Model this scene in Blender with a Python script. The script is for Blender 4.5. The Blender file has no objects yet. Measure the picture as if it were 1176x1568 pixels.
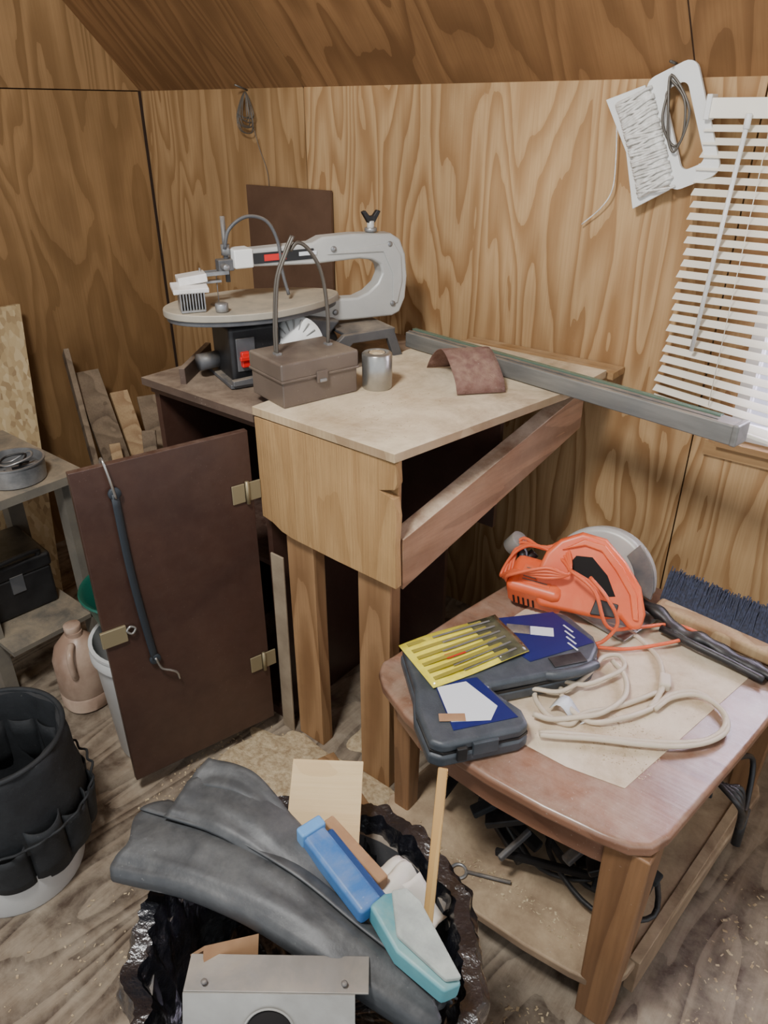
import bpy, bmesh, math, random
from mathutils import Vector, Matrix, noise
random.seed(7)
SC=bpy.context.scene
def lin(c):
    return tuple(((v/255)/12.92 if v/255<=0.04045 else ((v/255+0.055)/1.055)**2.4) for v in c)+(1.0,)
# ---------------------------------------------------------------- materials
class NT:
    def __init__(s,name):
        s.m=bpy.data.materials.new(name); s.m.use_nodes=True
        s.t=s.m.node_tree; s.b=s.t.nodes["Principled BSDF"]
        s.tc=s.t.nodes.new("ShaderNodeTexCoord")
    def n(s,k,**kw):
        x=s.t.nodes.new(k)
        for a,v in kw.items(): setattr(x,a,v)
        return x
    def l(s,a,b): s.t.links.new(a,b)
    def mapping(s,scale,loc=(0,0,0),rot=(0,0,0)):
        m=s.n("ShaderNodeMapping"); m.inputs["Scale"].default_value=scale; m.inputs["Location"].default_value=loc
        m.inputs["Rotation"].default_value=rot
        s.l(s.tc.outputs["Object"],m.inputs["Vector"]); return m.outputs["Vector"]
    def noise(s,vec,scale,detail=3,dist=0,rough=.5):
        x=s.n("ShaderNodeTexNoise"); x.inputs["Scale"].default_value=scale; x.inputs["Detail"].default_value=detail
        x.inputs["Distortion"].default_value=dist; x.inputs["Roughness"].default_value=rough
        s.l(vec,x.inputs["Vector"]); return x.outputs["Fac"]
    def math(s,op,a,b=None,c=None,clamp=False):
        x=s.n("ShaderNodeMath",operation=op); x.use_clamp=clamp
        for i,v in enumerate((a,b,c)):
            if v is None: continue
            if isinstance(v,(int,float)): x.inputs[i].default_value=v
            else: s.l(v,x.inputs[i])
        return x.outputs[0]
    def ramp(s,fac,stops):
        r=s.n("ShaderNodeValToRGB"); e=r.color_ramp.elements
        while len(e)<len(stops): e.new(0.5)
        for i,(p,c) in enumerate(stops):
            e[i].position=p; e[i].color=c if len(c)==4 else lin(c)
        s.l(fac,r.inputs["Fac"]); return r.outputs["Color"]
    def mix(s,f,a,b,blend='MIX'):
        x=s.n("ShaderNodeMix",data_type='RGBA',blend_type=blend)
        for i,v in ((0,f),(6,a),(7,b)):
            if isinstance(v,(int,float)): x.inputs[i].default_value=v
            elif isinstance(v,tuple): x.inputs[i].default_value=v if len(v)==4 else lin(v)
            else: s.l(v,x.inputs[i])
        return x.outputs[2]
    def bump(s,h,strength=.3,dist=.005):
        x=s.n("ShaderNodeBump"); x.inputs["Strength"].default_value=strength; x.inputs["Distance"].default_value=dist
        s.l(h,x.inputs["Height"]); s.l(x.outputs[0],s.b.inputs["Normal"])
    def dust(s,col,amount,dcol=(200,178,145),scale=9):
        g=s.n("ShaderNodeNewGeometry"); sp=s.n("ShaderNodeSeparateXYZ"); s.l(g.outputs["Normal"],sp.inputs[0])
        up=s.math('MAXIMUM',sp.outputs["Z"],0.12)
        n=s.noise(s.mapping((1,1,1)),scale,6,.3,.7)
        n2=s.math('MULTIPLY',s.math('SUBTRACT',n,.5-.28*amount),3.0)
        f=s.math('MULTIPLY',s.math('MULTIPLY',n2,up),amount,clamp=True)
        return s.mix(f,col,dcol)
    def specks(s,col,amt,c=(190,182,170),scale=210):
        n=s.noise(s.mapping((1,1,1)),scale,2,0,.5)
        k=s.noise(s.mapping((1,1,1)),6,3,0,.6)
        f=s.math('MULTIPLY',s.math('SUBTRACT',s.math('ADD',n,s.math('MULTIPLY',k,.3)),.90-.06*amt),9*amt,clamp=True)
        f=s.math('MULTIPLY',f,.6)
        return s.mix(f,col,c)
def ply(name,light,dark,scale=(3,3,.45),rings=13,fine=(160,160,3),rough=.6,dust=0,line=.6,bump=.12,loc=(0,0,0),blot=.35,dcol=(200,178,145),k=.8,warp=.25,specks=0,dscale=9,spec=.35,grime=0):
    s=NT(name)
    v=s.mapping(scale,loc)
    n=s.noise(v,1.0,1.2,warp,.4)
    wv=s.noise(s.mapping(tuple(q*4.5 for q in scale),loc),1.0,2,.2,.5)
    n=s.math('ADD',n,s.math('MULTIPLY',wv,.045))
    w=s.math('FRACT',s.math('MULTIPLY',n,rings))
    g=s.ramp(w,[(0,(215,215,215)),(.15,(255,255,255)),(.4,(240,240,240)),(line,(180,180,180)),(.9,(0,0,0))])
    f=s.noise(s.mapping(fine,loc),1,4,0,.6)
    vis=s.noise(s.mapping((1.1,1.1,.8),loc),1.3,2,0,.5)
    g2=s.mix(s.math('MULTIPLY',s.math('ADD',vis,.2),k,clamp=True),(235,235,235),g)
    col=s.mix(g2,dark,light)
    col=s.mix(s.math('MULTIPLY',s.math('SUBTRACT',f,.40),1.3,clamp=True),col,dark)
    b=s.noise(s.mapping((1.3,1.3,1.0),loc),1.6,4,0,.55)
    bl=s.ramp(b,[(.3,(184,182,180)),(.7,(255,255,255))])
    col=s.mix(blot,col,bl,'MULTIPLY')
    if grime:
        gn=s.noise(s.mapping((2.2,2.2,1.6),loc),3.0,6,.4,.65)
        gf=s.math('MULTIPLY',s.math('SUBTRACT',gn,.52),3.2*grime,clamp=True)
        col=s.mix(gf,col,tuple(int(q*.62) for q in dark))
    if dust: col=s.dust(col,dust,dcol,dscale)
    if specks: col=s.specks(col,specks)
    s.l(col,s.b.inputs["Base Color"]); s.b.inputs["Roughness"].default_value=rough; s.b.inputs["Specular IOR Level"].default_value=spec
    s.bump(f,bump,.003)
    return s.m
def mt(name,c,rough=.5,metal=0,c2=None,ns=12,dust=0,bump=0,bs=60,spec=.5,dcol=(200,178,145),stretch=(1,1,1),trans=0,contrast=(.35,.65),dscale=9,specks=0,scol=(190,182,170),coat=0,bd=.004):
    s=NT(name)
    if c2:
        n=s.noise(s.mapping(stretch),ns,5,.2,.6)
        col=s.ramp(n,[(contrast[0],c),(contrast[1],c2)])
    else:
        r=s.n("ShaderNodeRGB"); r.outputs[0].default_value=lin(c); col=r.outputs[0]
    if dust: col=s.dust(col,dust,dcol,dscale)
    if specks: col=s.specks(col,specks,scol)
    s.l(col,s.b.inputs["Base Color"])
    s.b.inputs["Roughness"].default_value=rough; s.b.inputs["Metallic"].default_value=metal
    s.b.inputs["Specular IOR Level"].default_value=spec
    if coat: s.b.inputs["Coat Weight"].default_value=coat; s.b.inputs["Coat Roughness"].default_value=.12
    if trans: s.b.inputs["Transmission Weight"].default_value=trans
    if bump: s.bump(s.noise(s.mapping((1,1,1)),bs,4,0,.6),bump,bd)
    return s.m
def osb():
    s=NT("osb_flakes"); v=s.mapping((1,1,.45),rot=(.5,.2,0))
    x=s.n("ShaderNodeTexVoronoi"); x.inputs["Scale"].default_value=75; s.l(v,x.inputs["Vector"])
    sp=s.n("ShaderNodeSeparateColor"); s.l(x.outputs["Color"],sp.inputs[0])
    col=s.ramp(sp.outputs[0],[(0,(146,122,88)),(.3,(172,148,108)),(.7,(184,162,122)),(1,(196,176,138))])
    s.l(col,s.b.inputs["Base Color"]); s.b.inputs["Roughness"].default_value=.8
    return s.m
M={}
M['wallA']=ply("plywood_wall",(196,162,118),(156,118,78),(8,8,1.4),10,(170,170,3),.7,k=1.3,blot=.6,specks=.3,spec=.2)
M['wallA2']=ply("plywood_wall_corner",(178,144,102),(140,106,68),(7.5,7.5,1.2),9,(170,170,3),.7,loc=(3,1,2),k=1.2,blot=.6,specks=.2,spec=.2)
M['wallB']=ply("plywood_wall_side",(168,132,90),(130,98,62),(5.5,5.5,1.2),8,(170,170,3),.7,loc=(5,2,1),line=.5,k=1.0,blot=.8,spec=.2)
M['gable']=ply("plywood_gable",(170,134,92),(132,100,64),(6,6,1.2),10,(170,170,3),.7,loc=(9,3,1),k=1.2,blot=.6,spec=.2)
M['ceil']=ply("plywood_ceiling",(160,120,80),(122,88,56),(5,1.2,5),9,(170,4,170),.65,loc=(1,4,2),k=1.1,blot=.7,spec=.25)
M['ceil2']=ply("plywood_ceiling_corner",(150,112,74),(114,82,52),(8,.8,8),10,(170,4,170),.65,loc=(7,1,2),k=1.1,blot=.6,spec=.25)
M['gap']=mt("seam_shadow_gap",(45,28,16),.9)
M['floor']=ply("worn_wood_floor",(158,142,122),(84,68,56),(9,1.7,1),8,(130,5,1),.5,dust=.5,dcol=(184,172,152),blot=.9,k=1.4,specks=.8,dscale=14,grime=.35)
M['fascia']=ply("rough_sawn_board",(196,158,108),(154,116,72),(7,3,1.2),6,(240,150,6),.8,bump=1.0,blot=.7,specks=.3,k=.6,grime=.3)
M['stud']=ply("stud_lumber",(172,134,94),(130,94,60),(9,9,.9),7,(150,150,5),.65,dust=.1,specks=.3,k=1.1,blot=.6,grime=.3)
M['btop']=ply("bench_plywood",(210,184,144),(152,116,80),(3.5,.9,1),6,(140,4,1),.7,dust=.85,dcol=(226,210,180),blot=1.0,dscale=5,specks=.4,grime=.25)
M['edge']=ply("raw_plank",(180,144,98),(134,100,64),(.7,9,9),5,(5,150,150),.75,dust=.5)
M['scrap']=ply("scrap_wood",(194,166,126),(146,112,78),(8,8,.9),5,(150,150,5),.7,dust=.3,k=1.1)
M['scrap2']=ply("scrap_wood_grey",(134,116,96),(84,70,56),(8,8,.9),5,(150,150,5),.8,dust=.4,k=1.1)
M['brown']=mt("dark_brown_paint",(56,36,30),.38,0,(68,45,36),5,dust=.45,dscale=30,bump=.08,dcol=(130,112,100),specks=.6,scol=(150,136,124))
M['browntop']=mt("dark_brown_dusty",(66,50,42),.6,0,(84,66,56),8,dust=.8,dcol=(158,140,120),specks=.8)
M['black']=mt("black_plastic",(20,20,22),.45,0,(30,30,32),20,dust=.35,dcol=(130,125,118),specks=.3)
M['dark']=mt("dark_interior",(16,11,9),.9)
M['osb']=osb()
M['greypaint']=mt("grey_painted_wood",(96,92,84),.6,0,(118,112,100),7,dust=.5,specks=.8)
M['ttop']=ply("cherry_table_wood",(148,106,82),(106,72,54),(.8,9,4),5,(4,120,70),.28,dust=.5,dcol=(186,168,150),specks=.9,spec=.6,k=.7,dscale=14)
M['tleg']=ply("cherry_leg_wood",(146,108,74),(98,68,46),(9,9,.9),5,(120,120,5),.45,dust=.2,specks=.5)
M['panel']=mt("dusty_table_panel",(182,158,126),.75,0,(218,202,176),9,dust=.6,dcol=(228,214,190),dscale=22,specks=.9,scol=(130,104,74))
M['shelf']=mt("dusty_shelf_wood",(108,86,66),.75,0,(154,130,104),6,dust=.7,specks=.8)
M['steel']=mt("brushed_steel",(130,132,134),.35,.6,(160,160,160),30,dust=.35)
M['bar']=mt("galvanised_bar",(108,108,106),.45,.3,(130,130,126),14,dust=.45,stretch=(.3,3,3),specks=.4)
M['green']=mt("green_glass_strip",(88,112,98),.25,0)
M['saw']=mt("silver_grey_enamel",(176,176,172),.4,.1,(190,190,184),6,dust=.15)
M['sawtable']=mt("dusty_saw_table",(150,144,132),.5,.15,(168,160,144),9,dust=.7,dcol=(204,190,164),specks=.5)
M['darkgrey']=mt("dark_grey_casting",(70,72,76),.5,.1,(88,90,94),9,dust=.5,specks=.5)
M['red']=mt("red_plastic",(205,30,26),.35)
M['white']=mt("white_plastic",(228,228,224),.4)
M['string']=mt("white_cotton_string",(236,234,228),.8,0,(196,192,184),60,bump=.3,bs=200)
M['blind']=mt("cream_blind_slat",(240,234,218),.45)
M['tan']=mt("taupe_steel_box",(92,80,72),.35,.1,(102,90,80),8,dust=.4,dcol=(170,155,135),specks=.5)
M['sand']=mt("sandpaper_grit",(112,80,70),.9,0,(126,96,86),60,bump=.6,bs=300,dust=.3,specks=.8,dscale=30)
M['wire']=mt("dull_wire",(98,92,84),.45,.5)
M['orange']=mt("orange_plastic",(218,88,44),.38,0,(228,102,56),10,dust=.2,specks=.4)
M['orangecord']=mt("orange_cord",(220,100,60),.45)
M['cream']=mt("cream_cord",(206,192,170),.5)
M['case']=mt("charcoal_case_plastic",(58,64,70),.45,0,(72,78,84),30,bump=.15,bs=300,dust=.12,dcol=(150,140,130),specks=.3)
M['navy']=mt("navy_label",(24,34,96),.35)
M['label']=mt("white_label",(220,224,228),.4)
M['bristle']=mt("blue_black_bristles",(22,26,42),.7,0,(44,52,78),150)
M['sheet']=mt("tar_paper",(38,40,42),.5,0,(66,68,70),8,dust=.4,bump=.3,bs=30,dcol=(118,118,116),dscale=18,contrast=(.3,.7),specks=.5,scol=(150,148,144))
M['bag']=mt("black_bag_film",(16,17,24),.3,0,spec=.9,bump=.8,bs=30,coat=1.0,bd=.008)
M['fabric']=mt("black_canvas",(22,25,28),.75,0,(34,37,40),25,dust=.2,bump=.25,bs=120,dcol=(90,88,84),specks=.4)
M['blue']=mt("blue_plastic",(48,96,154),.4,0,(66,122,178),8,dust=.35,specks=.7,scol=(200,205,210))
M['teal']=mt("teal_plastic",(72,132,142),.5,0,(96,158,164),9,dust=.35,specks=.7,scol=(200,205,205))
M['foam']=mt("grey_foam_pad",(146,152,146),.8,0,(170,176,168),30,bump=.3,bs=150,specks=.4)
M['card']=mt("cardboard",(146,110,78),.8,0,(164,128,92),12,dust=.2)
M['oldcard']=mt("dirty_cardboard",(128,112,92),.8,0,(150,134,112),12,dust=.2,specks=.4)
M['paper']=mt("white_paper",(212,206,194),.7)
M['sheetmetal']=mt("grey_sheet_metal",(116,112,106),.45,.2,(138,134,128),7,dust=.25,specks=.4)
M['dirtymetal']=mt("dirty_white_metal",(138,136,130),.5,.1,(172,170,164),7,dust=.4,dcol=(120,112,100),specks=.6,scol=(90,84,76))
M['sawdust']=mt("sawdust_heap",(164,142,110),.95,0,(204,186,152),70,bump=.9,bs=120)
M['jug']=mt("brown_stained_jug",(150,122,104),.4,0,(200,176,156),6,dust=.2)
M['greenp']=mt("green_plastic",(18,84,70),.4)
M['bucket']=mt("white_bucket",(190,190,188),.45,0,(206,206,202),5,specks=.3,scol=(120,110,96))
M['alum']=mt("aluminium_tin",(150,149,145),.28,.8,(180,178,172),12,dust=.15)
M['brass']=mt("old_brass",(150,138,108),.45,.5)
M['strap']=mt("black_strap",(40,46,52),.5)
M['clear']=mt("frosted_clear_plastic",(212,208,200),.3,0,(230,226,222),20)
M['yellow']=mt("yellow_blade_card",(222,206,60),.15,0,(236,224,90),40)
M['yellow2']=mt("yellow_card_print",(150,140,60),.15)
M['smoke']=mt("dark_blister_plastic",(64,64,52),.1,0,(100,98,74),30)
# ---------------------------------------------------------------- geometry helpers
def link(o,mat=None,parent=None):
    SC.collection.objects.link(o)
    if mat is not None:
        for m in (mat if isinstance(mat,(list,tuple)) else [mat]): o.data.materials.append(m)
    if parent: o.parent=parent
    return o
def grp(name,loc=(0,0,0)):
    e=bpy.data.objects.new(name,None); e.empty_display_size=.05; SC.collection.objects.link(e); return e
def mesh(name,v,f,mat,parent=None,smooth=False,mw=None,bevel=0,seg=2,solid=0):
    me=bpy.data.meshes.new(name); me.from_pydata([tuple(x) for x in v],[],f)
    bm=bmesh.new(); bm.from_mesh(me); bmesh.ops.recalc_face_normals(bm,faces=bm.faces); bm.to_mesh(me); bm.free()
    o=bpy.data.objects.new(name,me); link(o,mat,parent)
    if mw is not None: o.matrix_world=mw
    if smooth:
        for p in me.polygons: p.use_smooth=True
    if solid:
        s=o.modifiers.new("solid",'SOLIDIFY'); s.thickness=solid; s.offset=0
    if bevel:
        b=o.modifiers.new("bevel",'BEVEL'); b.width=bevel; b.segments=seg; b.limit_method='ANGLE'; b.angle_limit=math.radians(35)
        b.harden_normals=True
        for p in me.polygons: p.use_smooth=True
    return o
def rz(deg,loc=(0,0,0)): return Matrix.Translation(loc)@Matrix.Rotation(math.radians(deg),4,'Z')
def T(*a): return Matrix.Translation(a)
def RX(d): return Matrix.Rotation(math.radians(d),4,'X')
def RY(d): return Matrix.Rotation(math.radians(d),4,'Y')
def RZ(d): return Matrix.Rotation(math.radians(d),4,'Z')
BF=[(0,1,3,2),(4,6,7,5),(0,4,5,1),(2,3,7,6),(0,2,6,4),(1,5,7,3)]
def box(name,c,s,mat,parent=None,rot=0,bevel=.002,mw=None):
    v=[(x*s[0]/2,y*s[1]/2,z*s[2]/2) for x in(-1,1) for y in(-1,1) for z in(-1,1)]
    m=mw if mw is not None else rz(rot,c)
    return mesh(name,v,BF,mat,parent,mw=m,bevel=bevel)
def boxes(name,L,mats,parent=None):
    v=[];f=[];mi=[]
    for b in L:
        x0,x1,y0,y1,z0,z1=b[:6]; k=len(v)
        v+=[(x,y,z) for x in(x0,x1) for y in(y0,y1) for z in(z0,z1)]
        f+=[tuple(i+k for i in q) for q in BF]; mi+=[b[6] if len(b)>6 else 0]*6
    o=mesh(name,v,f,mats,parent)
    for p,i in zip(o.data.polygons,mi): p.material_index=i
    return o
def hexa(name,v,mat,parent=None,bevel=0):
    return mesh(name,v,BF,mat,parent,bevel=bevel)
def prism(name,poly,z0,z1,mat,parent=None,mw=None,bevel=0,seg=2):
    n=len(poly); v=[(x,y,z0) for x,y in poly]+[(x,y,z1) for x,y in poly]
    f=[tuple(range(n))[::-1],tuple(range(n,2*n))]+[(i,(i+1)%n,n+(i+1)%n,n+i) for i in range(n)]
    return mesh(name,v,f,mat,parent,mw=mw,bevel=bevel,seg=seg)
def beam(name,p0,p1,w,h,mat,parent=None,bevel=.002,up=(0,0,1)):
    p0=Vector(p0);p1=Vector(p1); X=(p1-p0); L=X.length; X.normalize(); Y=Vector(up).cross(X).normalized(); Z=X.cross(Y)
    m=Matrix.Translation((p0+p1)/2)@Matrix((X,Y,Z)).transposed().to_4x4()
    return box(name,None,(L,w,h),mat,parent,bevel=bevel,mw=m)
def spline(P,k=6,cyc=False):
    P=[Vector(p) for p in P]; n=len(P); out=[]
    if n<3: return P
    R=range(n) if cyc else range(n-1)
    for i in R:
        a=P[(i-1)%n] if cyc or i>0 else P[0]*2-P[1]
        b=P[i]; c=P[(i+1)%n]; d=P[(i+2)%n] if cyc or i+2<n else P[-1]*2-P[-2]
        for j in range(k):
            t=j/k; out.append(.5*((2*b)+(c-a)*t+(2*a-5*b+4*c-d)*t*t+(3*b-a-3*c+d)*t**3))
    if not cyc: out.append(P[-1])
    return out
def tube(name,P,r,mat,parent=None,cyc=False,seg=8,k=6,smooth=True,mw=None,flat=1.0):
    P=spline(P,k,cyc) if smooth else [Vector(p) for p in P]
    n=len(P); v=[];f=[]; N=None
    for i,p in enumerate(P):
        Tn=(P[(i+1)%n]-P[i-1]) if cyc else (P[min(i+1,n-1)]-P[max(i-1,0)])
        if Tn.length<1e-9: Tn=Vector((0,0,1))
        Tn.normalize()
        if N is None:
            N=Vector((0,0,1)) if abs(Tn.z)<.9 else Vector((1,0,0))
        N=(N-Tn*N.dot(Tn)); N.normalize(); B=Tn.cross(N)
        rr=r(i/(n-1)) if callable(r) else r
        for j in range(seg):
            a=2*math.pi*j/seg; v.append(p+N*math.cos(a)*rr*flat+B*math.sin(a)*rr)
    m=n if cyc else n-1
    for i in range(m):
        for j in range(seg):
            a=i*seg+j;b=i*seg+(j+1)%seg;c=((i+1)%n)*seg+(j+1)%seg;d=((i+1)%n)*seg+j
            f.append((a,b,c,d))
    if not cyc: f.append(tuple(range(seg))[::-1]); f.append(tuple((n-1)*seg+j for j in range(seg)))
    return mesh(name,v,f,mat,parent,smooth=True,mw=mw)
def lathe(name,prof,c,mat,parent=None,seg=40,mw=None,fn=None,smooth=True):
    v=[];f=[];n=len(prof)
    for j in range(seg):
        a=2*math.pi*j/seg
        for i,(r,z) in enumerate(prof):
            p=Vector((r*math.cos(a),r*math.sin(a),z))
            if fn: p=fn(p,a,i)
            v.append(p)
    for j in range(seg):
        for i in range(n-1):
            f.append((j*n+i,((j+1)%seg)*n+i,((j+1)%seg)*n+i+1,j*n+i+1))
    o=mesh(name,v,f,mat,parent,mw=mw if mw is not None else Matrix.Translation(c),smooth=smooth)
    m=o.modifiers.new("w",'WELD'); m.merge_threshold=.0002
    if smooth:
        e=o.modifiers.new("es",'EDGE_SPLIT'); e.split_angle=math.radians(50)
    return o
def cyl(name,c,r,h,mat,parent=None,mw=None,seg=32,bevel=.0015):
    prof=[(0,-h/2),(r-bevel,-h/2),(r,-h/2+bevel),(r,h/2-bevel),(r-bevel,h/2),(0,h/2)]
    return lathe(name,prof,c,mat,parent,seg,mw)
def rod(name,p0,p1,r,mat,parent=None,seg=16):
    return tube(name,[p0,p1],r,mat,parent,seg=seg,smooth=False)
def grid(name,fn,nu,nv,mat,parent=None,solid=.002):
    v=[fn(i/nu,j/nv) for i in range(nu+1) for j in range(nv+1)]
    f=[(i*(nv+1)+j,(i+1)*(nv+1)+j,(i+1)*(nv+1)+j+1,i*(nv+1)+j+1) for i in range(nu) for j in range(nv)]
    return mesh(name,v,f,mat,parent,smooth=True,solid=solid)
def slerp(P,t):
    n=len(P)-1; x=min(max(t,0),1)*n; i=min(int(x),n-1); x-=i; P=[Vector(p) for p in P]
    a=P[i-1] if i>0 else P[0]*2-P[1]; b=P[i]; c=P[i+1]; d=P[i+2] if i+2<=n else P[-1]*2-P[-2]
    return .5*((2*b)+(c-a)*x+(2*a-5*b+4*c-d)*x*x+(3*b-a-3*c+d)*x**3)
# ---------------------------------------------------------------- room
YA=1.93; XB=-2.75; ZK=1.665
wx0,wx1,wz0,wz1=-.42,.42,.86,1.60
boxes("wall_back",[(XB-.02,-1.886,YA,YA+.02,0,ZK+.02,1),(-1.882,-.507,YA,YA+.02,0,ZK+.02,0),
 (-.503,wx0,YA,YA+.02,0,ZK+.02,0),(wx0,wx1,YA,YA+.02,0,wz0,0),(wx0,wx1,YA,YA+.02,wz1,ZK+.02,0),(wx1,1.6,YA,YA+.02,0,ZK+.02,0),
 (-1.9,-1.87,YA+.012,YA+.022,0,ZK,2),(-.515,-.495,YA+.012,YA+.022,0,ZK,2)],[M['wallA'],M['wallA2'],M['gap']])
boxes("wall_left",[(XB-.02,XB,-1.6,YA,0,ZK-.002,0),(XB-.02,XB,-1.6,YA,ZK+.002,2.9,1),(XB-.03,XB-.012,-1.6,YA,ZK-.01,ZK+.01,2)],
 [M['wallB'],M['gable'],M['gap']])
boxes("floor",[(XB-.02,1.6,-1.6,YA+.02,-.03,0)],[M['floor']])
ang=math.radians(180-45.7)
cg=grp("ceiling")
L=1.60
def slope(name,x0,x1,mat):
    m=Matrix.Translation((0,YA+.0,ZK))@Matrix.Rotation(ang,4,'X')
    v=[(x,y,z) for x in(x0,x1) for y in(-.02,L) for z in(-.02,0)]
    return mesh(name,v,BF,mat,cg,mw=m)
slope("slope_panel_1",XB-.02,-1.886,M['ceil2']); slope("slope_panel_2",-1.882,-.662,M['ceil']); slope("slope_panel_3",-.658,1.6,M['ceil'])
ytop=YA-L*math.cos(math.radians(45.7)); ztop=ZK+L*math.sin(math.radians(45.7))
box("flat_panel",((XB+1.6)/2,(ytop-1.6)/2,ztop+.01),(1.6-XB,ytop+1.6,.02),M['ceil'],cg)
boxes("trim_window",[(wx0-.05,wx1+.1,YA-.012,YA,wz0-.055,wz0-.02),(wx0-.02,wx1+.02,YA-.03,YA+.0,wz0-.02,wz0-.004)],[M['edge']])
boxes("corner_shadow_strip",[(XB,XB+.008,YA-.008,YA,0,ZK)],[M['gap']])  # shade of the corner seam put in as a dark strip
w=grp("window_1")
boxes("frame",[(wx0,wx0+.03,YA+.0,YA+.05,wz0,wz1),(wx1-.03,wx1,YA,YA+.05,wz0,wz1),(wx0,wx1,YA,YA+.05,wz0,wz0+.03),(wx0,wx1,YA,YA+.05,wz1-.03,wz1),(wx0,wx1,YA+.01,YA+.04,1.21,1.24)],[M['white']],w)
s=NT("window_glass"); s.b.inputs["Transmission Weight"].default_value=1; s.b.inputs["Roughness"].default_value=.3; s.b.inputs["IOR"].default_value=1.1; s.b.inputs["Base Color"].default_value=(.95,.85,1,1)
boxes("glass",[(wx0+.03,wx1-.03,YA+.024,YA+.028,wz0+.03,wz1-.03)],[s.m],w)
b=grp("window_blinds")
box("headrail",(-.10,1.895,1.605),(1.02,.035,.04),M['blind'],b)
box("headrail_end",(-.605,1.893,1.607),(.012,.04,.05),M['white'],b)
n=25
for i in range(n):
    z=1.566-i*.0262
    sag=max(0,i-15)*.013
    x0=-.607+random.uniform(-.004,.004)-.002*max(0,i-18); x1=.40
    beam("slat_%d"%i,(x0,1.893,z),(x1,1.893,z-sag),.023,.0012,M['blind'],b,0,up=(0,-.52+random.uniform(-.06,.06),.85))
for x in(-.47,-.1,.3):
    rod("ladder_cord",(x,1.876,1.6),(x,1.876,.95),.0009,M['blind'],b,6)
beam("bottom_rail",(-.60,1.893,.925),(.40,1.893,.79),.022,.010,M['blind'],b)
rod("tilt_wand",(-.515,1.87,1.575),(-.535,1.868,1.08),.005,M['white'],b)
cyl("wand_hook",(-.515,1.87,1.58),.007,.03,M['white'],b)
# string reel
r=grp("string_reel")
R=T(-.703,1.895,1.548)@RX(90)@RZ(24)
def rr(x0,x1,y0,y1,rad,k=5):
    o=[]
    for cx,cy,a0 in((x1-rad,y1-rad,0),(x0+rad,y1-rad,90),(x0+rad,y0+rad,180),(x1-rad,y0+rad,270)):
        for i in range(k+1):
            a=math.radians(a0+90*i/k); o.append((cx+rad*math.cos(a),cy+rad*math.sin(a)))
    return o
def frame(name,out,inn,z0,z1,mat,parent,mw):
    n=len(out); v=[(x,y,z) for z in(z0,z1) for P in(out,inn) for x,y in P]; f=[]
    for i in range(n):
        j=(i+1)%n
        f+=[(i,j,n+j,n+i),(2*n+i,3*n+i,3*n+j,2*n+j),(i,2*n+i,2*n+j,j),(n+i,n+j,3*n+j,3*n+i)]
    return mesh(name,v,f,mat,parent,mw=mw)
frame("flat_frame",rr(-.01,.108,-.125,.125,.026),rr(.026,.080,-.090,.088,.016),-.005,.005,M['white'],r,R)
prism("back_tab",[(-.105,.128),(-.01,.118),(-.01,-.118),(-.105,-.128),(-.088,0)],-.004,.004,M['white'],r,mw=R,bevel=.002)
prism("string_bundle",[(-.088,.112),(-.0,.108),(.004,0),(.0,-.108),(-.085,-.112),(-.072,0)],-.013,.0165,M['string'],r,mw=R,bevel=.010)
for i in range(40):
    y=-.106+i*.0054; sk=random.uniform(-.009,.009)
    tube("string_wrap",[(-.083+.010*(1-abs(y)/.11),y+sk,.008),(-.074,y+sk,.0165),(-.04,y,.0205),(-.004,y-sk,.0165),(.005,y-sk,.008)],.0030,M['string'],r,mw=R,seg=6,k=3)
tube("string_tail",[(-.82,1.9,1.58),(-.812,1.905,1.50),(-.81,1.905,1.43),(-.835,1.91,1.385),(-.885,1.915,1.34)],.0016,M['string'],r)
tube("wire_loop",[(-.70,1.885,1.66),(-.66,1.88,1.62),(-.65,1.878,1.55),(-.67,1.88,1.53),(-.70,1.872,1.58),(-.70,1.885,1.65)],.003,M['wire'],r,cyc=True)
tube("wire_loop_2",[(-.70,1.883,1.67),(-.645,1.878,1.60),(-.66,1.876,1.52),(-.68,1.876,1.54),(-.69,1.872,1.60)],.003,M['wire'],r,cyc=True)
rod("nail",(-.70,1.93,1.69),(-.70,1.865,1.695),.003,M['wire'],r)
h=grp("hanging_wire_bundle")
for i in range(9):
    a=random.uniform(-.014,.014); ln=random.uniform(.07,.12); wd=random.uniform(.015,.04)
    tube("loop",[(-2.13,1.905,1.655),(-2.13+a-wd,1.90,1.62-ln*.3),(-2.13+a-wd*.7,1.9,1.655-ln),(-2.13+a+wd*.7,1.9,1.65-ln),(-2.13+a+wd,1.895,1.62-ln*.3)],.0017,M['wire'],h,cyc=True,seg=6)
tube("tail",[(-2.12,1.905,1.62),(-2.09,1.91,1.5),(-2.06,1.915,1.42),(-2.06,1.92,1.35)],.0012,M['wire'],h,seg=6)
rod("nail",(-2.145,1.93,1.66),(-2.15,1.88,1.675),.003,M['wire'],h)
hexa("brown_hardboard",[(-2.17,1.905,0),(-2.17,1.912,1.37),(-2.17,1.914,0),(-2.17,1.921,1.37),(-1.77,1.905,0),(-1.765,1.912,1.372),(-1.77,1.914,0),(-1.765,1.921,1.372)],mt("hardboard_brown",(80,58,44),.5,0,(94,70,54),7,dust=.15,dscale=40,specks=.3))
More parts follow.
